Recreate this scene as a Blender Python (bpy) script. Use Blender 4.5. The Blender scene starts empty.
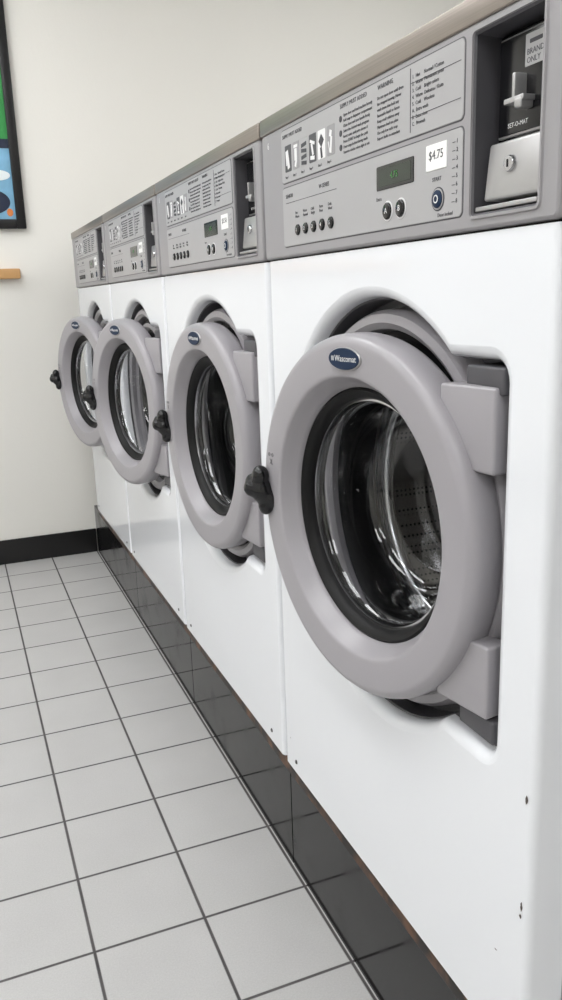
import bpy, bmesh, math, random
from mathutils import Vector, Matrix
random.seed(3)
scene = bpy.context.scene
try:
    scene.view_settings.view_transform = 'Standard'
except Exception:
    pass

# ---------------------------------------------------------------- materials
def lin(c):
    return tuple(((v/255)/12.92 if v/255 <= 0.04045 else (((v/255)+0.055)/1.055)**2.4) for v in c)+(1.0,)

def mat(name, rgb, rough=0.5, metal=0.0, noise=0.0, nscale=30.0, bump=0.0, bscale=200.0, coat=0.0, spec=0.5, stretch=None):
    m = bpy.data.materials.new(name); m.use_nodes = True
    nt = m.node_tree; b = nt.nodes['Principled BSDF']
    b.inputs['Base Color'].default_value = lin(rgb)
    b.inputs['Roughness'].default_value = rough
    b.inputs['Metallic'].default_value = metal
    b.inputs['Coat Weight'].default_value = coat
    b.inputs['Specular IOR Level'].default_value = spec
    tc = nt.nodes.new('ShaderNodeTexCoord')
    src = tc.outputs['Object']
    if stretch:
        mp = nt.nodes.new('ShaderNodeMapping'); mp.inputs['Scale'].default_value = stretch
        nt.links.new(src, mp.inputs['Vector']); src = mp.outputs['Vector']
    if noise > 0:
        n = nt.nodes.new('ShaderNodeTexNoise'); n.inputs['Scale'].default_value = nscale
        n.inputs['Detail'].default_value = 5
        nt.links.new(src, n.inputs['Vector'])
        mx = nt.nodes.new('ShaderNodeMix'); mx.data_type = 'RGBA'
        c = lin(rgb)
        mx.inputs['A'].default_value = tuple(v*(1-noise) for v in c[:3])+(1,)
        mx.inputs['B'].default_value = tuple(min(1, v*(1+noise)) for v in c[:3])+(1,)
        nt.links.new(n.outputs['Fac'], mx.inputs['Factor'])
        nt.links.new(mx.outputs['Result'], b.inputs['Base Color'])
    if bump > 0:
        n2 = nt.nodes.new('ShaderNodeTexNoise'); n2.inputs['Scale'].default_value = bscale
        nt.links.new(src, n2.inputs['Vector'])
        bp = nt.nodes.new('ShaderNodeBump'); bp.inputs['Strength'].default_value = bump
        bp.inputs['Distance'].default_value = 0.002
        nt.links.new(n2.outputs['Fac'], bp.inputs['Height'])
        nt.links.new(bp.outputs['Normal'], b.inputs['Normal'])
    return m

def emis(name, rgb, s):
    m = mat(name, rgb, 0.5)
    b = m.node_tree.nodes['Principled BSDF']
    b.inputs['Emission Color'].default_value = lin(rgb)
    b.inputs['Emission Strength'].default_value = s
    return m

M_white = mat('white_enamel', (227,229,233), 0.06, noise=0.01, nscale=3)
M_grey = mat('grey_plastic', (148,146,148), 0.42, noise=0.02, nscale=6, bump=0.05, bscale=600)
M_door = mat('door_grey_paint', (154,151,155), 0.32, noise=0.02, nscale=5, bump=0.05, bscale=500)
M_dgrey = mat('dark_grey_plastic', (74,73,77), 0.45)
M_label = mat('label_grey', (166,165,166), 0.4, noise=0.02, nscale=10)
M_print = mat('print_ink', (60,60,66), 0.5)
M_printw = mat('print_white', (225,225,225), 0.5)
M_black = mat('black_rubber', (9,9,10), 0.5, spec=0.25)
M_gloss = mat('black_gloss_plastic', (12,12,15), 0.15)
M_badge = mat('badge_navy', (24,42,68), 0.5, spec=0.2)
M_steel = mat('brushed_steel', (150,142,135), 0.36, metal=0.8, noise=0.35, nscale=60, stretch=(1,0.03,8))
M_chrome = mat('bright_steel', (190,190,192), 0.22, metal=1.0)
M_coin = mat('coin_mech_steel', (174,173,173), 0.35, metal=0.6, noise=0.06, nscale=50)
M_side = mat('cabinet_grey_side', (140,142,146), 0.5)
M_lcd = emis('lcd_green', (60,125,60), 0.12)
M_lcdbg = mat('lcd_background', (30,42,30), 0.2)
M_sticker = mat('paper_sticker', (238,238,236), 0.6)
M_wall = mat('wall_paint', (229,227,221), 0.75, noise=0.015, nscale=2.5, bump=0.12, bscale=120)
M_wallR = mat('wall_paint_light', (233,232,228), 0.75, noise=0.012, nscale=2, bump=0.12, bscale=120)
M_ceil = mat('ceiling_paint', (238,238,238), 0.85, noise=0.02)
M_bb = mat('baseboard_black', (18,17,18), 0.35, noise=0.1)
M_wood = mat('pale_wood', (196,152,100), 0.5, noise=0.12, nscale=20)
M_frame = mat('frame_black', (14,13,15), 0.3)
M_pgreen = mat('poster_green', (48,140,70), 0.35, noise=0.08, nscale=5)
M_pblue = mat('poster_blue', (120,170,200), 0.35, noise=0.35, nscale=14)
M_pdark = mat('poster_dark', (24,34,58), 0.35, noise=0.5, nscale=20)
M_pwhite = mat('poster_white', (225,232,235), 0.35)
M_pyel = mat('poster_orange', (205,120,60), 0.35)
M_chip = mat('bare_metal_chip', (70,60,56), 0.7)
M_light = emis('fluorescent_diffuser', (250,251,252), 9.4)
M_fixt = mat('fixture_white', (235,235,235), 0.5)

def mk_floor():
    m = bpy.data.materials.new('floor_tile'); m.use_nodes = True
    nt = m.node_tree; N = nt.nodes; L = nt.links; b = N['Principled BSDF']
    tc = N.new('ShaderNodeTexCoord'); sp = N.new('ShaderNodeSeparateXYZ')
    L.new(tc.outputs['Object'], sp.inputs[0])
    def math_(op, a, bb=None, c=None):
        n = N.new('ShaderNodeMath'); n.operation = op
        for i, v in enumerate((a, bb, c)):
            if v is None: continue
            if isinstance(v, (int, float)): n.inputs[i].default_value = v
            else: L.new(v, n.inputs[i])
        return n.outputs[0]
    T = 0.2
    xs = math_('ADD', sp.outputs['X'], 20.0+FX); ys = math_('ADD', sp.outputs['Y'], 20.0+FY)
    px = math_('PINGPONG', xs, T/2); py = math_('PINGPONG', ys, T/2)
    d = math_('MINIMUM', px, py)
    mr = N.new('ShaderNodeMapRange'); mr.inputs['From Min'].default_value = 0.0018; mr.inputs['From Max'].default_value = 0.0036
    L.new(d, mr.inputs['Value'])
    ix = math_('FLOOR', math_('DIVIDE', xs, T)); iy = math_('FLOOR', math_('DIVIDE', ys, T))
    cb = N.new('ShaderNodeCombineXYZ'); L.new(ix, cb.inputs[0]); L.new(iy, cb.inputs[1])
    wn = N.new('ShaderNodeTexWhiteNoise'); L.new(cb.outputs[0], wn.inputs['Vector'])
    nz = N.new('ShaderNodeTexNoise'); nz.inputs['Scale'].default_value = 350; nz.inputs['Detail'].default_value = 3
    L.new(tc.outputs['Object'], nz.inputs['Vector'])
    nz2 = N.new('ShaderNodeTexNoise'); nz2.inputs['Scale'].default_value = 7; nz2.inputs['Detail'].default_value = 4
    L.new(tc.outputs['Object'], nz2.inputs['Vector'])
    s = math_('MULTIPLY_ADD', wn.outputs['Value'], 0.03, -0.015)
    s = math_('MULTIPLY_ADD', math_('SUBTRACT', nz.outputs['Fac'], 0.5), 0.32, s)
    s = math_('MULTIPLY_ADD', math_('SUBTRACT', nz2.outputs['Fac'], 0.5), 0.14, s)
    s = math_('ADD', s, 1.0)
    c1 = N.new('ShaderNodeVectorMath'); c1.operation = 'SCALE'
    c1.inputs[0].default_value = lin((181,180,179))[:3]
    L.new(s, c1.inputs['Scale'])
    mx = N.new('ShaderNodeMix'); mx.data_type = 'RGBA'
    nz3 = N.new('ShaderNodeTexNoise'); nz3.inputs['Scale'].default_value = 12; L.new(tc.outputs['Object'], nz3.inputs['Vector'])
    gm = N.new('ShaderNodeMix'); gm.data_type='RGBA'
    gm.inputs['A'].default_value = lin((46,44,46)); gm.inputs['B'].default_value = lin((98,95,94)); L.new(nz3.outputs['Fac'], gm.inputs['Factor'])
    L.new(gm.outputs['Result'], mx.inputs['A'])
    L.new(c1.outputs[0], mx.inputs['B']); L.new(mr.outputs[0], mx.inputs['Factor'])
    L.new(mx.outputs['Result'], b.inputs['Base Color'])
    rg = N.new('ShaderNodeMapRange'); rg.inputs['To Min'].default_value = 0.9; rg.inputs['To Max'].default_value = 0.42
    L.new(mr.outputs[0], rg.inputs['Value']); L.new(rg.outputs[0], b.inputs['Roughness'])
    bp = N.new('ShaderNodeBump'); bp.inputs['Strength'].default_value = 0.5; bp.inputs['Distance'].default_value = 0.002
    L.new(mr.outputs[0], bp.inputs['Height']); L.new(bp.outputs[0], b.inputs['Normal'])
    return m
FX, FY = 0.195, -0.0375
M_floor = mk_floor()

def mk_glass():
    m = bpy.data.materials.new('door_glass'); m.use_nodes = True
    nt = m.node_tree; N = nt.nodes; L = nt.links
    N.remove(N['Principled BSDF'])
    out = N['Material Output']
    tr = N.new('ShaderNodeBsdfTransparent'); tr.inputs[0].default_value = (0.86,0.87,0.88,1)
    gl = N.new('ShaderNodeBsdfGlossy'); gl.inputs['Roughness'].default_value = 0.03
    gl.inputs['Color'].default_value = (0.9,0.9,0.9,1)
    lw = N.new('ShaderNodeLayerWeight'); lw.inputs['Blend'].default_value = 0.5
    pw = N.new('ShaderNodeMath'); pw.operation='POWER'; pw.inputs[1].default_value=2.6
    ma = N.new('ShaderNodeMath'); ma.operation='MULTIPLY_ADD'; ma.inputs[1].default_value=0.6; ma.inputs[2].default_value=0.06
    L.new(lw.outputs['Facing'], pw.inputs[0]); L.new(pw.outputs[0], ma.inputs[0])
    mx = N.new('ShaderNodeMixShader')
    L.new(ma.outputs[0], mx.inputs[0]); L.new(tr.outputs[0], mx.inputs[1]); L.new(gl.outputs[0], mx.inputs[2])
    L.new(mx.outputs[0], out.inputs['Surface'])
    return m
M_glass = mk_glass()

def mk_drum():
    m = mat('perforated_drum_steel', (60,58,56), 0.42, metal=0.8)
    nt = m.node_tree; N = nt.nodes; L = nt.links; b = N['Principled BSDF']
    tc = N.new('ShaderNodeTexCoord')
    v = N.new('ShaderNodeTexVoronoi'); v.inputs['Scale'].default_value = 120; v.inputs['Randomness'].default_value = 0.0
    L.new(tc.outputs['Object'], v.inputs['Vector'])
    r = N.new('ShaderNodeMapRange'); r.inputs['From Min'].default_value = 0.22; r.inputs['From Max'].default_value = 0.32
    L.new(v.outputs['Distance'], r.inputs['Value'])
    mx = N.new('ShaderNodeMix'); mx.data_type = 'RGBA'
    mx.inputs['A'].default_value = lin((16,15,15)); mx.inputs['B'].default_value = lin((104,98,94))
    L.new(r.outputs[0], mx.inputs['Factor']); L.new(mx.outputs['Result'], b.inputs['Base Color'])
    return m
M_drum = mk_drum()

def mk_kick():
    m = mat('black_glazed_kick', (10,9,10), 0.2, spec=0.3)
    nt = m.node_tree; N = nt.nodes; L = nt.links; b = N['Principled BSDF']
    tc = N.new('ShaderNodeTexCoord')
    n = N.new('ShaderNodeTexNoise'); n.inputs['Scale'].default_value = 9; n.inputs['Detail'].default_value = 8
    L.new(tc.outputs['Object'], n.inputs['Vector'])
    r = N.new('ShaderNodeMapRange'); r.inputs['From Min'].default_value=0.45; r.inputs['From Max'].default_value=0.75
    r.inputs['To Min'].default_value=0.07; r.inputs['To Max'].default_value=0.3
    L.new(n.outputs['Fac'], r.inputs['Value']); L.new(r.outputs[0], b.inputs['Roughness'])
    return m
M_kick = mk_kick()

def mk_rust():
    m = mat('rusty_black_trim', (30,22,18), 0.5)
    nt = m.node_tree; N = nt.nodes; L = nt.links; b = N['Principled BSDF']
    tc = N.new('ShaderNodeTexCoord')
    n = N.new('ShaderNodeTexNoise'); n.inputs['Scale'].default_value = 25; n.inputs['Detail'].default_value = 8
    L.new(tc.outputs['Object'], n.inputs['Vector'])
    cr = N.new('ShaderNodeValToRGB')
    cr.color_ramp.elements[0].position = 0.42; cr.color_ramp.elements[0].color = lin((26,20,18))
    cr.color_ramp.elements[1].position = 0.72; cr.color_ramp.elements[1].color = lin((108,76,54))
    L.new(n.outputs['Fac'], cr.inputs[0]); L.new(cr.outputs[0], b.inputs['Base Color'])
    return m
M_rust = mk_rust()

# ---------------------------------------------------------------- helpers
def link(o, parent=None):
    scene.collection.objects.link(o)
    if parent is not None: o.parent = parent
    return o

CACHE = {}
def inst(name, builder, parent, loc=(0,0,0), rot=(0,0,0)):
    """builder returns datablock; cached by name so the four machines share it"""
    if name not in CACHE: CACHE[name] = builder()
    o = bpy.data.objects.new(name, CACHE[name]); link(o, parent)
    o.location = loc; o.rotation_euler = rot
    return o

def from_bm(bm, name, material, smooth=False, angle=None):
    me = bpy.data.meshes.new(name)
    bmesh.ops.recalc_face_normals(bm, faces=bm.faces)
    bm.to_mesh(me); bm.free()
    for mm in (material if isinstance(material, (list,tuple)) else [material]): me.materials.append(mm)
    if smooth:
        for p in me.polygons: p.use_smooth = True
        if angle:
            me.set_sharp_from_angle(angle=math.radians(angle))
    return me

def box_me(name, x0,x1,y0,y1,z0,z1, material, bevel=0.0, seg=3):
    bm = bmesh.new(); bmesh.ops.create_cube(bm, size=1)
    for v in bm.verts:
        v.co = Vector(((x0+x1)/2+v.co.x*(x1-x0), (y0+y1)/2+v.co.y*(y1-y0), (z0+z1)/2+v.co.z*(z1-z0)))
    if bevel>0:
        bmesh.ops.bevel(bm, geom=bm.edges[:], offset=bevel, segments=seg, profile=0.5, affect='EDGES', clamp_overlap=True)
    return from_bm(bm, name, material, smooth=bevel>0, angle=40)

def box(name, x0,x1,y0,y1,z0,z1, material, bevel=0.0, parent=None):
    return link(bpy.data.objects.new(name, box_me(name,x0,x1,y0,y1,z0,z1,material,bevel)), parent)

def revolve_me(name, prof, material, cy=0, cz=0, seg=96, angle=35, matidx=None):
    """prof: list of (r, x) revolved about the x axis through (cy,cz)"""
    bm = bmesh.new(); rings=[]
    for r,x in prof:
        if r < 1e-6:
            rings.append([bm.verts.new((x,cy,cz))])
        else:
            rings.append([bm.verts.new((x, cy+r*math.cos(2*math.pi*i/seg), cz+r*math.sin(2*math.pi*i/seg))) for i in range(seg)])
    for k in range(len(rings)-1):
        a,b=rings[k],rings[k+1]
        for i in range(seg):
            j=(i+1)%seg
            if len(a)==1 and len(b)==1: continue
            if len(a)==1: f=bm.faces.new((a[0],b[i],b[j]))
            elif len(b)==1: f=bm.faces.new((a[i],a[j],b[0]))
            else: f=bm.faces.new((a[i],a[j],b[j],b[i]))
            if matidx: f.material_index = matidx[k]
    return from_bm(bm, name, material, smooth=True, angle=angle)

def rrect(y0,y1,z0,z1,r,n=6):
    pts=[]
    for cy,cz,a0 in ((y1-r,z1-r,0),(y0+r,z1-r,90),(y0+r,z0+r,180),(y1-r,z0+r,270)):
        for i in range(n+1):
            a=math.radians(a0+90*i/n); pts.append((cy+r*math.cos(a), cz+r*math.sin(a)))
    return pts

def offset_poly(pts, d):
    n=len(pts); out=[]
    for i in range(n):
        p0=Vector(pts[i-1]); p1=Vector(pts[i]); p2=Vector(pts[(i+1)%n])
        e1=(p1-p0).normalized(); e2=(p2-p1).normalized()
        t=(e1+e2).normalized(); nrm=Vector((t.y,-t.x))
        out.append((p1.x+nrm.x*d, p1.y+nrm.y*d))
    return out

def plate_hole_me(name, outer, holes, x, material):
    bm=bmesh.new(); es=[]
    for loop in [outer]+holes:
        vs=[bm.verts.new((x,p[0],p[1])) for p in loop]
        for i in range(len(vs)): es.append(bm.edges.new((vs[i],vs[(i+1)%len(vs)])))
    bmesh.ops.triangle_fill(bm, use_beauty=True, use_dissolve=False, edges=es, normal=(-1,0,0))
    return from_bm(bm, name, material)

def loft_me(name, loops, material, angle=40, cap=False):
    """loops: list of (pts, x)"""
    bm=bmesh.new(); rs=[]
    for pts,x in loops: rs.append([bm.verts.new((x,p[0],p[1])) for p in pts])
    n=len(rs[0])
    for k in range(len(rs)-1):
        for i in range(n):
            j=(i+1)%n; bm.faces.new((rs[k][i],rs[k][j],rs[k+1][j],rs[k+1][i]))
    if cap: bm.faces.new(rs[-1])
    return from_bm(bm, name, material, smooth=True, angle=angle)

def label_me(name, y0,y1,z0,z1,r,x0,x1,material):
    o=rrect(y0,y1,z0,z1,r); return loft_me(name, [(o,x1),(o,x0+0.0005),(offset_poly(o,-0.0005),x0)], material, cap=True)

def text_data(name, body, size, material, align='LEFT', extrude=0.0001, spacing=1.0):
    c=bpy.data.curves.new(name,'FONT'); c.body=body; c.size=size; c.align_x=align; c.extrude=extrude
    c.align_y='CENTER'; c.space_line=spacing; c.resolution_u=2
    c.materials.append(material); return c

# text faces -X ; reads toward -Y
TROT = Matrix(((0,0,-1),(-1,0,0),(0,1,0))).to_euler()
def text(name, body, size, material, parent, x,y,z, align='LEFT', spacing=1.0):
    key=name+body
    if key not in CACHE: CACHE[key]=text_data(name, body, size, material, align, spacing=spacing)
    o=bpy.data.objects.new(name, CACHE[key]); link(o,parent); o.location=(x,y,z); o.rotation_euler=TROT
    return o

# ---------------------------------------------------------------- washer
HW=0.3535; ZB=0.24; ZP=1.154; ZS=1.343; ZT=1.3675
CZ=0.812
def recess_outline():
    pts=[]; R=0.282; h=0.218; yc=-math.sqrt(R*R-h*h)
    a0=math.atan2(h,yc)
    n=72
    a1=math.atan2(-h,yc)
    for i in range(n+1):
        a=a0+( (a1) - a0)*i/n
        pts.append((R*math.cos(a), CZ+R*math.sin(a)))
    yr=-0.2800; r=0.022
    for i in range(7):
        a=math.radians(270-90*i/6); pts.append((yr+r+r*math.cos(a), CZ-h+r+r*math.sin(a)))
    for i in range(7):
        a=math.radians(180-90*i/6); pts.append((yr+r+r*math.cos(a), CZ+h-r+r*math.sin(a)))
    return pts
OUT=recess_outline()
def area(p): return sum(p[i-1][0]*p[i][1]-p[i][0]*p[i-1][1] for i in range(len(p)))/2
SG = 1 if area(OUT)>0 else -1
def off(d): return offset_poly(OUT, d*SG)   # +d = outward
COIN = rrect(-0.3275+0.001,-0.2235,1.170,1.335,0.004)
RD=0.055

def bm_shell(name, material, yh, z0,z1, xf, xb, r):
    bm=bmesh.new()
    for s in (-1,1):
        prof=[]
        for i in range(7):
            a=math.radians(90*i/6)
            prof.append((xf+r-r*math.cos(a), s*(yh-r+r*math.sin(a))))
        prof.append((xb, s*yh)); prof.append((xb, s*(yh-0.012)))
        lo=[bm.verts.new((p[0],p[1],z0)) for p in prof]; hi=[bm.verts.new((p[0],p[1],z1)) for p in prof]
        for i in range(len(prof)-1): bm.faces.new((lo[i],lo[i+1],hi[i+1],hi[i]))
    return from_bm(bm,name,material,smooth=True,angle=50)

def build_washer(yc, theta, price, first=False):
    W=bpy.data.objects.new('washing_machine', None); link(W); W.location=(0,yc,0); W.empty_display_size=0.2
    rr=0.010
    inst('front_panel', lambda: plate_hole_me('front_panel', [(-HW+rr,ZB),(HW-rr,ZB),(HW-rr,ZP),(-HW+rr,ZP)], [off(0.014)], 0.0, M_white), W)
    inst('front_panel_edges', lambda: bm_shell('front_panel_edges', M_white, HW, ZB, ZP, 0.0, 0.05, rr), W)
    inst('recess_lip', lambda: loft_me('recess_lip', [(off(0.014),0.0),(off(0.008),0.0012),(off(0.003),0.005),(off(0.0),0.011),(off(-0.001),0.020)], M_white, angle=60), W)
    inst('recess_wall', lambda: loft_me('recess_wall', [(off(-0.001),0.020),(off(-0.003),0.022),(off(-0.004),RD)], M_dgrey), W)
    circ=[(0.205*math.cos(2*math.pi*i/72), CZ+0.205*math.sin(2*math.pi*i/72)) for i in range(72)]
    inst('recess_plate', lambda: plate_hole_me('recess_plate', off(-0.004), [circ], RD, M_dgrey), W)
    inst('tub_collar', lambda: revolve_me('tub_collar', [(0.268,RD),(0.266,0.030),(0.261,0.022),(0.250,0.020),(0.242,0.026),(0.239,0.045),(0.228,0.048),(0.224,0.035),(0.214,0.033),(0.206,0.040),(0.204,0.10)],
         [M_door,M_black], cz=CZ, matidx=[0,0,0,0,0,1,1,0,0,0]), W)
    inst('tub_gasket', lambda: revolve_me('tub_gasket', [(0.207,0.050),(0.198,0.046),(0.192,0.056),(0.193,0.09),(0.20,0.11)], M_black, cz=CZ), W)
    inst('added_glint_ring', lambda: revolve_me('added_glint_ring', [(0.205,0.118),(0.190,0.116),(0.180,0.119),(0.176,0.126),(0.178,0.135),(0.19,0.14)], M_chrome, cz=CZ, angle=80), W)  # chrome ring added to show as bright reflected arcs through the glass
    inst('wash_drum', lambda: revolve_me('wash_drum', [(0.200,0.119),(0.25,0.12),(0.255,0.13),(0.255,0.42),(0.24,0.44),(0.05,0.445),(0.0,0.445)], M_drum, cz=CZ), W)
    def cab():
        bm=bmesh.new(); t=0.006
        for (a,b,c,d,e,f) in ((0.05,0.78,-HW+t,-HW+2*t,ZB,ZS),(0.05,0.78,HW-2*t,HW-t,ZB,ZS),(0.77,0.78,-HW+t,HW-t,ZB,ZS),(0.012,0.78,-HW+t,HW-t,ZB,ZB+0.006)):
            r=bmesh.ops.create_cube(bm,size=1)
            for v in r['verts']: v.co=Vector(((a+b)/2+v.co.x*(b-a),(c+d)/2+v.co.y*(d-c),(e+f)/2+v.co.z*(f-e)))
        return from_bm(bm,'cabinet',M_side)
    inst('cabinet', cab, W)
    inst('steel_top', lambda: box_me('steel_top',-0.006,0.78,-HW-0.001,HW+0.001,ZS,ZT,M_steel,0.002), W)
    xo=-0.004
    po=rrect(-HW+0.004,HW-0.004,ZP+0.006,ZS-0.002,0.004)
    inst('control_panel_face', lambda: plate_hole_me('control_panel_face', po, [COIN], xo, M_grey), W)
    inst('control_panel_rim', lambda: loft_me('control_panel_rim', [(po,xo),(offset_poly(po,0.002),xo+0.0008),(offset_poly(po,0.0035),xo+0.003),(offset_poly(po,0.004),0.05)], M_grey), W)
    inst('panel_shadow_gap', lambda: box_me('panel_shadow_gap',0.006,0.012,-HW+0.01,HW-0.01,ZP-0.004,ZP+0.012,M_black), W)
    inst('coin_recess', lambda: loft_me('coin_recess', [(COIN,xo),(offset_poly(COIN,-0.002),xo+0.002),(offset_poly(COIN,-0.004),0.048)], M_dgrey, cap=True), W)
    inst('coin_recess_rim', lambda: loft_me('coin_recess_rim', [(offset_poly(COIN,0.004),xo),(offset_poly(COIN,0.003),xo-0.002),(offset_poly(COIN,0.0005),xo-0.002),(offset_poly(COIN,0.0),xo+0.001)], M_grey), W)
    # coin mechanism
    inst('coin_plate', lambda: box_me('coin_plate',0.018,0.046,-0.321,-0.235,1.232,1.329,M_gloss,0.002), W)
    inst('coin_bezel', lambda: box_me('coin_bezel',0.0150,0.0190,-0.318,-0.239,1.238,1.325,M_coin,0.001), W)
    inst('coin_face', lambda: box_me('coin_face',0.0135,0.0155,-0.316,-0.241,1.240,1.323,M_gloss,0.0008), W)
    inst('coin_slot', lambda: box_me('coin_slot',0.000,0.014,-0.2815,-0.2775,1.266,1.288,M_coin,0.001), W)
    inst('coin_slide', lambda: box_me('coin_slide',0.000,0.014,-0.294,-0.266,1.263,1.268,M_coin,0.001), W)
    inst('coin_slide_knob', lambda: box_me('coin_slide_knob',-0.001,0.014,-0.292,-0.282,1.257,1.266,M_coin,0.002), W)
    inst('coin_sticker', lambda: label_me('cs',-0.3155,-0.278,1.293,1.320,0.001,0.0131,0.0136,M_label), W)
    text('coin_sticker_text','BRAND\nONLY',0.0070,M_print,W,0.0129,-0.281,1.301)
    inst('coin_arrow', lambda: label_me('ca',-0.302,-0.284,1.311,1.315,0.001,0.0128,0.0133,M_print), W)
    text('coin_caption','SET-O-MAT',0.0058,M_printw,W,0.0132,-0.256,1.2475)
    def lockbox():
        bm=bmesh.new(); r=bmesh.ops.create_cube(bm,size=1)
        for v in r['verts']:
            x=0.006 if v.co.x<0 else 0.046
            if v.co.x<0 and v.co.z<0: x=0.000
            v.co=Vector((x, -0.279+v.co.y*0.082, 1.208+v.co.z*0.052))
        bmesh.ops.bevel(bm,geom=bm.edges[:],offset=0.003,segments=3,profile=0.5,affect='EDGES')
        return from_bm(bm,'coin_box',M_coin,True,40)
    inst('coin_box', lockbox, W)
    inst('coin_box_lock', lambda: revolve_me('coin_box_lock',[(0.0,-0.001),(0.004,-0.001),(0.0065,-0.0005),(0.0075,0.001),(0.0075,0.02)],M_chrome,cy=-0.276,cz=1.212,seg=32), W)
    inst('coin_box_keyhole', lambda: box_me('coin_box_keyhole',-0.0016,0.002,-0.2768,-0.2752,1.2088,1.2155,M_black), W)
    inst('coin_tray', lambda: box_me('coin_tray',-0.002,0.046,-0.321,-0.228,1.1735,1.178,M_coin,0.001), W)
    # labels
    xl=xo-0.0012
    inst('label_groove_upper', lambda: label_me('label_groove_upper',-0.2105,0.2695,1.2615,1.3375,0.007,xo-0.0004,xo,M_dgrey), W)
    inst('label_groove_lower', lambda: label_me('label_groove_lower',-0.2105,0.2695,1.1705,1.2575,0.007,xo-0.0004,xo,M_dgrey), W)
    inst('instruction_label', lambda: label_me('instruction_label',-0.209,0.268,1.263,1.336,0.006,xl,xo,M_label), W)
    inst('control_label', lambda: label_me('control_label',-0.209,0.268,1.172,1.256,0.006,xl,xo,M_label), W)
    xt=xl-0.0003
    for k in range(6):
        yk=0.254-k*0.0295
        w_=0.024
        inst('pictogram_card_%d'%k, lambda yk=yk,k=k: label_me('pc',yk-w_,yk,1.277,1.314,0.002,xl-0.0004,xl,(M_dgrey,M_grey,M_label,M_dgrey,M_printw,M_grey)[k]), W)
        col = (M_printw,M_printw,M_print,M_printw,M_print,M_printw)[k]
        def pic(yk=yk,k=k,col=col):
            bm=bmesh.new()
            def q(y,z,w,h,ang=0):
                r=bmesh.ops.create_cube(bm,size=1)
                for v in r['verts']:
                    a=v.co.y*w; b=v.co.z*h
                    v.co=Vector((xl-0.0006+v.co.x*0.0003, y+a*math.cos(ang)-b*math.sin(ang), z+a*math.sin(ang)+b*math.cos(ang)))
            c=yk-w_/2
            if k==0: q(c,1.294,0.008,0.026,-0.25); q(c+0.006,1.296,0.003,0.020,-0.1)
            elif k==1: q(c,1.297,0.009,0.016,0.0); q(c,1.285,0.006,0.010,0.4); q(c,1.308,0.014,0.004,0)
            elif k==2:
                for t in range(4): q(c,1.281+t*0.008,0.018,0.005,0.1*(-1)**t)
            elif k==3: q(c,1.303,0.016,0.004,0.3); q(c,1.294,0.005,0.016,-0.3); q(c,1.283,0.014,0.005,0.1)
            elif k==4: q(c,1.300,0.012,0.012,0.78); q(c,1.285,0.005,0.014,-0.2)
            else: q(c,1.304,0.007,0.008,0.3); q(c-0.001,1.290,0.005,0.020,0.15); q(c+0.005,1.288,0.002,0.014,-0.3)
            return from_bm(bm,'pg',col)
        inst('pictogram_%d'%k, pic, W)
        text('pictogram_caption','Step %d'%(k+1),0.0048,M_print,W,xt,yk,1.270)
    text('label_heading','SUPPLY MUST ADDED',0.0075,M_print,W,xt,0.262,1.3265)
    text('label_heading_b','SUPPLY MUST ADDED',0.0075,M_print,W,xt,0.066,1.329)
    body="Open door and load machine loosely\nAdd soap to dispenser compartment\nClose door and turn handle firmly\nSelect the desired wash program\nInsert coins until price shows 0\nPress START to begin the cycle\nDoor stays locked during wash\nRemove clothes when light is out"
    text('instructions_a',body,0.0052,M_print,W,xt,0.057,1.296,spacing=1.2)
    for k in range(3):
        inst('bullet_%d'%k, lambda k=k: revolve_me('b',[(0,xl-0.0004),(0.0038,xl-0.0004),(0.0038,xl)],M_print,cy=0.065,cz=1.315-0.017*k,seg=20), W)
    text('label_heading_c','WARNING',0.0075,M_print,W,xt,-0.034,1.329)
    warn="Do not open door until drum\nhas stopped moving. Never\nwash items that hold any\nflammable liquid or fumes\nKeep small children away\nMaximum load see plate\nUse only low suds soap\nReport faults to attendant"
    text('instructions_b',warn,0.0050,M_print,W,xt,-0.033,1.296,spacing=1.25)
    inst('table_rule_a', lambda: box_me('tr',xl-0.0003,xl,-0.1085,-0.1075,1.268,1.332,M_print), W)
    tab="1.  Hot     Normal / Cotton\n2.  Warm  Permanent press\n3.  Cold    Bright colors\n4.  Warm  Delicates / Knits\n5.  Cold    Woolens\nA.  Extra wash\nB.  Extra rinse\nC.  Prewash"
    text('program_table',tab,0.0055,M_print,W,xt,-0.112,1.299,spacing=1.22)
    for zz in (1.2825,1.3165):
        inst('table_rule_%d'%int(zz*1e4), lambda zz=zz: box_me('tr',xl-0.0003,xl,-0.204,-0.1085,zz,zz+0.0006,M_print), W)
    # lower label
    SH=-0.0065
    text('model_text','SENIOR',0.008,M_print,W,xt,0.255,1.243)
    text('model_text_b','W-SERIES',0.008,M_print,W,xt,0.135,1.243)
    inst('model_rule', lambda: box_me('mr',xl-0.0003,xl,0.080,0.256,1.2335,1.2341,M_print), W)
    for k in range(5):
        y=0.2115-0.0284*k
        inst('select_button_%d'%k, lambda y=y: revolve_me('sb',[(0,xl-0.003),(0.006,xl-0.003),(0.0075,xl-0.002),(0.008,xl)],M_gloss,cy=y,cz=1.193,seg=28), W)
        text('button_numeral','%d'%(k+1),0.007,M_printw,W,xl-0.0033,y,1.193,align='CENTER')
        text('button_caption',['Hot\nWarm','Warm\nNormal','Cold\nBright','Perm\nPress','Delic\nWool'][k],0.0055,M_print,W,xt,y+0.009,1.2145)
    inst('display_bezel', lambda: label_me('db',-0.1165,-0.031,1.2165,1.2435,0.002,xl-0.0008,xl,M_gloss), W)
    inst('display_screen', lambda: label_me('ds',-0.111,-0.037,1.220,1.240,0.001,xl-0.0011,xl,M_lcdbg), W)
    text('display_digits','4.75',0.010,M_lcd,W,xl-0.0014,-0.074,1.230,align='CENTER')
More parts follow.
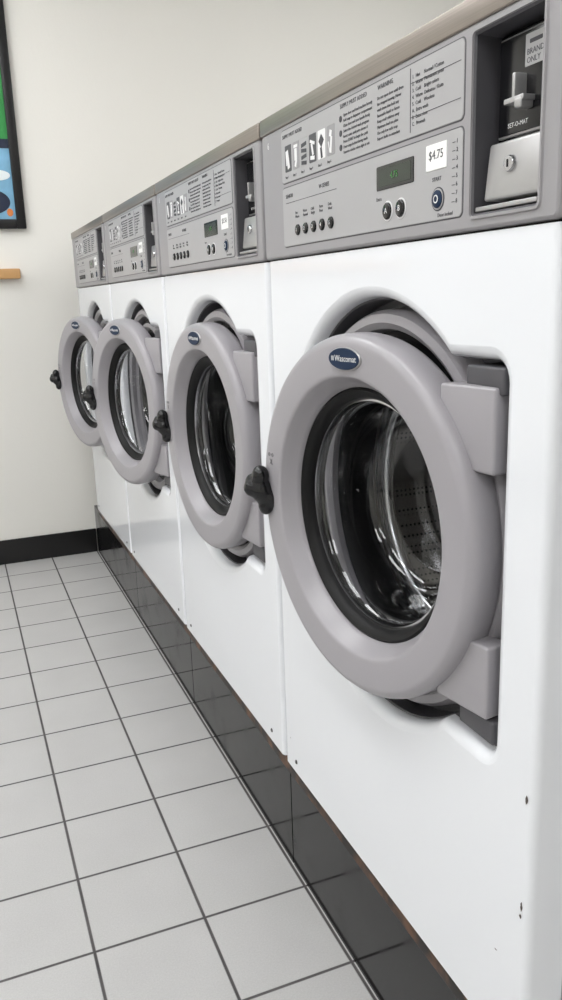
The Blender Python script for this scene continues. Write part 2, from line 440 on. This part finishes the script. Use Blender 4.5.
    for k,y in enumerate((-0.051+SH,-0.0815+SH)):
        inst('option_ring_%d'%k, lambda y=y: revolve_me('or',[(0,xl-0.0006),(0.0115,xl-0.0006),(0.0115,xl)],M_printw,cy=y,cz=1.192,seg=32), W)
        inst('option_button_%d'%k, lambda y=y: revolve_me('ob',[(0,xl-0.003),(0.0080,xl-0.003),(0.0095,xl-0.002),(0.0098,xl)],M_gloss,cy=y,cz=1.192,seg=32), W)
        text('option_letter','AB'[k],0.009,M_printw,W,xl-0.0033,y,1.192,align='CENTER')
    text('option_caption','Extra',0.006,M_print,W,xt,-0.030,1.207)
    ys_=-0.159+SH
    inst('start_ring', lambda: revolve_me('sr',[(0,xl-0.0006),(0.0120,xl-0.0006),(0.0120,xl)],M_print,cy=ys_,cz=1.193,seg=32), W)
    inst('start_ring_inner', lambda: revolve_me('sr2',[(0,xl-0.0009),(0.0108,xl-0.0009),(0.0108,xl)],M_label,cy=ys_,cz=1.193,seg=32), W)
    inst('start_button', lambda: revolve_me('stb',[(0,xl-0.003),(0.0072,xl-0.003),(0.009,xl-0.002),(0.0092,xl)],M_badge,cy=ys_,cz=1.193,seg=32), W)
    inst('start_symbol', lambda: revolve_me('sy',[(0.0030,xl-0.0034),(0.0042,xl-0.0034),(0.0042,xl-0.003)],M_printw,cy=ys_,cz=1.193,seg=32), W)
    text('start_caption','START',0.006,M_print,W,xt,-0.154,1.213)
    inst('price_sticker', lambda: label_me('ps',-0.1815,-0.1415,1.2225,1.2485,0.001,xl-0.0008,xl,M_sticker), W)
    text('price_text',price,0.0125,M_print,W,xl-0.0010,-0.1618,1.237,align='CENTER')
    text('status_list','--- 1\n--- 2\n--- 3\n--- 4\n--- 5\n--- 6\n--- 7\n--- 8',0.006,M_print,W,xt,-0.191,1.216,spacing=1.35)
    text('footer_caption','Door locked',0.0055,M_print,W,xt,-0.165,1.1765)
    text('machine_number','6' if first else '5',0.014,M_printw,W,xo-0.0004,0.327,1.325)
    for k,y in enumerate((-0.291,0.30)):
        inst('screw_%d'%k, lambda y=y: revolve_me('sc',[(0,-0.002),(0.003,-0.002),(0.0045,0.0)],M_dgrey,cy=y,cz=0.263,seg=16), W)
    for k,z in enumerate((CZ+0.197,CZ-0.192)):
        inst('hinge_bracket_%d'%k, lambda z=z: box_me('hb',0.004,RD,-0.275,-0.210,z-0.014,z+0.014,M_dgrey,0.003), W)
    def pin():
        bm=bmesh.new(); bmesh.ops.create_cone(bm,cap_ends=True,segments=20,radius1=0.006,radius2=0.006,depth=0.40,matrix=Matrix.Translation((0.030,-0.262,CZ)))
        return from_bm(bm,'pin',M_dgrey,True,40)
    inst('hinge_pin', pin, W)
    # ---- door
    D=bpy.data.objects.new('door', None); link(D,W); D.location=(0.025,-0.262,CZ+0.003); D.rotation_euler=(0,0,math.radians(theta))
    cy=0.240
    S=0.95
    prof=[(0.176,0.004),(0.242,0.004),(0.2475,0.000),(0.2498,-0.008),(0.2500,-0.024),(0.2494,-0.032),(0.2475,-0.0380),(0.2440,-0.0420),(0.2395,-0.0443),(0.2375,-0.0450),(0.2340,-0.0453),
          (0.2000,-0.0440),(0.1965,-0.0437),(0.1945,-0.0430),(0.1925,-0.0410),(0.1880,-0.0330),(0.1810,-0.0230),(0.1790,-0.0200),(0.1760,-0.0100),(0.176,0.004)]
    prof=[(r*S,x) for r,x in prof]
    inst('door_ring', lambda: revolve_me('door_ring',prof,M_door,cy=cy,seg=128,angle=38), D)
    inst('window_gasket', lambda: revolve_me('window_gasket',[(r*S,x) for r,x in [(0.180,-0.014),(0.174,-0.018),(0.167,-0.014),(0.162,-0.006),(0.160,0.004),(0.162,0.016),(0.180,0.016),(0.182,0.0)]],M_black,cy=cy,seg=96,angle=60), D)
    inst('window_retainer', lambda: revolve_me('window_retainer',[(r*S,x) for r,x in [(0.162,-0.002),(0.158,-0.003),(0.156,0.004),(0.157,0.010)]],M_chrome,cy=cy,seg=96,angle=60), D)
    inst('glass_bowl', lambda: revolve_me('glass_bowl',[(r*S,x) for r,x in [(0.159,0.004),(0.154,0.008),(0.150,0.020),(0.144,0.050),(0.138,0.075),(0.130,0.088),(0.117,0.096),(0.100,0.100),(0.06,0.104),(0.0,0.105)]],M_glass,cy=cy,seg=96,angle=70), D)
    def hblock(z0,z1,nm):
        bm=bmesh.new(); r=bmesh.ops.create_cube(bm,size=1)
        for v in r['verts']:
            far = v.co.y>0
            y = 0.078 if far else -0.004
            if v.co.x<0: x = -0.030 if far else -0.027
            else: x=0.004
            v.co=Vector((x,y,(z0+z1)/2+v.co.z*(z1-z0)))
        bmesh.ops.bevel(bm,geom=bm.edges[:],offset=0.0035,segments=4,profile=0.5,affect='EDGES')
        return from_bm(bm,nm,M_door,True,45)
    inst('hinge_arm_upper', lambda: hblock(0.098,0.188,'hinge_arm_upper'), D)
    inst('hinge_arm_lower', lambda: hblock(-0.179,-0.093,'hinge_arm_lower'), D)
    def handle():
        bm=bmesh.new()
        dy=-0.012
        for (x,y,z,r,sz) in ((-0.036,0.464,-0.022,0.013,1.0),(-0.044,0.468,-0.014,0.015,1.1),(-0.054,0.474,-0.002,0.017,1.2),(-0.056,0.473,0.022,0.0135,1.2),(-0.050,0.470,-0.026,0.012,1.2),(-0.066,0.484,0.002,0.013,1.1),(-0.060,0.490,0.010,0.013,1.0)):
            m_=Matrix.Translation((x,y+dy,z)) @ Matrix.Diagonal((1,1,sz,1))
            bmesh.ops.create_icosphere(bm,subdivisions=3,radius=r,matrix=m_)
        me=from_bm(bm,'handle_src',M_gloss)
        o=bpy.data.objects.new('tmp',me); scene.collection.objects.link(o)
        md=o.modifiers.new('r','REMESH'); md.mode='VOXEL'; md.voxel_size=0.0025; md.use_smooth_shade=True
        sm=o.modifiers.new('s','SMOOTH'); sm.iterations=6; sm.factor=0.6
        dg=bpy.context.evaluated_depsgraph_get(); dg.update()
        me2=bpy.data.meshes.new_from_object(o.evaluated_get(dg)); me2.name='door_handle'
        bpy.data.objects.remove(o)
        if not me2.materials: me2.materials.append(M_gloss)
        for p in me2.polygons: p.use_smooth=True
        return me2
    inst('door_handle', handle, D)
    def badge(w,h,x0,x1,m_):
        pts=[(w*math.cos(2*math.pi*i/48), h*math.sin(2*math.pi*i/48)) for i in range(48)]
        return loft_me('badge',[(pts,x1),(pts,x0+0.001),([(p[0]*0.97,p[1]*0.95) for p in pts],x0)],m_,cap=True)
    bz=0.2065
    inst('badge_rim', lambda: badge(0.0350,0.0145,-0.0475,-0.042,M_coin), D, loc=(0,cy,bz))
    inst('badge', lambda: badge(0.0338,0.0134,-0.0486,-0.043,M_badge), D, loc=(0,cy,bz))
    text('badge_text','Wascomat',0.0108,M_printw,D,-0.0489,cy+0.0185,bz+0.0003)
    text('badge_mark','III',0.0085,M_printw,D,-0.0489,cy+0.0265,bz)
    text('care_marks','o o\nX',0.012,M_dgrey,D,-0.0455,cy+0.205,0.050,align='CENTER')
    return W

PITCH=0.7165
ths=[7.2,4.0,11.3,13.5]
Ws=[]
for i in range(4):
    Ws.append(build_washer(0.9475+PITCH*i, ths[i], '$4.75' if i==0 else '$3.50', i==0))
def chip(y,z,w,h,x=-0.0004,seed=1):
    rnd=random.Random(seed); bm=bmesh.new()
    vs=[bm.verts.new((x,y+w*math.cos(a)*(0.6+0.6*rnd.random()),z+h*math.sin(a)*(0.6+0.6*rnd.random()))) for a in [2*math.pi*i/10 for i in range(10)]]
    bm.faces.new(vs); return from_bm(bm,'paint_chip',M_chip)
for k,(y,z,w,h) in enumerate(((-0.342,0.582,0.0020,0.006),(-0.341,0.45,0.0020,0.006),(-0.340,0.437,0.002,0.003),(0.325,0.30,0.002,0.001),(-0.30,0.36,0.003,0.0008))):
    link(bpy.data.objects.new('paint_chip_%d'%k, chip(y,z,w,h,seed=k)), Ws[0])

# ---------------------------------------------------------------- plinth
PL=bpy.data.objects.new('washer_plinth', None); link(PL)
ys=[-0.13]+[0.589+PITCH*k for k in range(0,5)]
ys[-1]=3.615
for k in range(len(ys)-1):
    if k==0: continue
    box('kick_tile_%d'%k, 0.010,0.05, ys[k]+0.002, ys[k+1]-0.002, 0.0,0.215, M_kick, 0.0, PL)
box('plinth_core',0.02,0.80,0.60,3.612,0.0,0.213,M_black,0,PL)
box('plinth_trim',0.004,0.78,0.592,3.46,0.212,0.2395,M_rust,0.002,PL)

# ---------------------------------------------------------------- room
X0,X1,Y0,Y1,H=-3.4,2.3,-2.6,3.62,2.75
box('floor',X0,X1,Y0,Y1,-0.1,0,M_floor)
box('wall_far',X0-0.1,X1+0.1,Y1,Y1+0.1,-0.1,H,M_wall)
box('wall_right',X1,X1+0.1,Y0,Y1,-0.1,H,M_wallR)
box('wall_left',X0-0.1,X0,Y0,Y1,-0.1,H,M_wall)
box('wall_near',X0-0.1,X1+0.1,Y0-0.1,Y0,-0.1,H,M_wall)
box('ceiling',X0-0.1,X1+0.1,Y0-0.1,Y1+0.1,H,H+0.1,M_ceil)
box('baseboard_far',X0,0.008,Y1-0.010,Y1-0.0005,0.0,0.108,M_bb,0.003)
box('baseboard_left',X0+0.0005,X0+0.010,Y0,Y1-0.011,0.0,0.108,M_bb,0.003)

for fx,fy in ((-0.9,-1.2),(-0.9,0.9),(-0.9,2.5),(-2.4,-1.2),(-2.4,0.9),(-2.4,2.5),(1.4,0.4),(1.4,2.0)):  # unseen fixtures behind the machines are added to brighten the wall above them
    F=bpy.data.objects.new('ceiling_light', None); link(F)
    box('housing',fx-0.32,fx+0.32,fy-0.62,fy+0.62,H-0.05,H-0.0005,M_fixt,0.004,F)
    box('diffuser',fx-0.29,fx+0.29,fy-0.59,fy+0.59,H-0.056,H-0.0505,M_light,0,F)

# poster
P=bpy.data.objects.new('framed_poster', None); link(P)
yw=Y1-0.001; px1=-0.158; px0=-0.90; pz0=1.398; pz1=2.36; fw=0.036
box('frame_right',px1-fw,px1,yw-0.025,yw,pz0,pz1,M_frame,0.003,P)
box('frame_left',px0,px0+fw,yw-0.025,yw,pz0,pz1,M_frame,0.003,P)
box('frame_bottom',px0+fw,px1-fw,yw-0.025,yw,pz0,pz0+fw,M_frame,0.003,P)
box('frame_top',px0+fw,px1-fw,yw-0.025,yw,pz1-fw,pz1,M_frame,0.003,P)
ix0,ix1=px0+fw,px1-fw
box('poster_blue_area',ix0,ix1,yw-0.012,yw-0.002,pz0+fw,1.70,M_pblue,0,P)
box('poster_band',ix0,ix1,yw-0.012,yw-0.002,1.70,1.735,M_pdark,0,P)
box('poster_green_area',ix0,ix1,yw-0.012,yw-0.002,1.735,2.05,M_pgreen,0,P)
box('poster_white_area',ix0,ix1,yw-0.012,yw-0.002,2.05,pz1-fw,M_pwhite,0,P)
def disc(name,x,z,rx,rz,m_,y):
    bm=bmesh.new(); vs=[bm.verts.new((x+rx*math.cos(a),y,z+rz*math.sin(a))) for a in [2*math.pi*i/40 for i in range(40)]]
    bm.faces.new(vs); link(bpy.data.objects.new(name,from_bm(bm,name,m_)),P)
disc('poster_figure',-0.30,1.50,0.09,0.05,M_pdark,yw-0.0125)
disc('poster_figure_b',-0.215,1.46,0.012,0.015,M_pyel,yw-0.0128)
disc('poster_figure_c',-0.25,1.60,0.05,0.02,M_pwhite,yw-0.0131)
disc('poster_letter',-0.27,1.90,0.06,0.07,M_pwhite,yw-0.0125)
disc('poster_letter_hole',-0.27,1.90,0.045,0.055,M_pgreen,yw-0.0128)
box('wall_rail',-1.6,-0.202,Y1-0.035,Y1-0.0005,1.203,1.243,M_wood,0.004)

w=bpy.data.worlds.new('world'); scene.world=w; w.use_nodes=True
w.node_tree.nodes['Background'].inputs[0].default_value=(0.8,0.85,0.9,1); w.node_tree.nodes['Background'].inputs[1].default_value=0.3

# ---------------------------------------------------------------- camera
cam=bpy.data.cameras.new('camera'); co=bpy.data.objects.new('camera',cam); link(co)
cam.sensor_fit='VERTICAL'; cam.sensor_height=36; cam.sensor_width=36; cam.lens=815/1000*36; cam.clip_start=0.01
fwd=Vector((0.3529,0.9035,-0.2431)).normalized()
up=Vector((0.1208,0.2140,0.9694)); right=fwd.cross(up).normalized(); up=right.cross(fwd).normalized()
m=Matrix((right,up,-fwd)).transposed().to_4x4(); m.translation=Vector((-0.5,0,1.10))
co.matrix_world=m
scene.camera=co
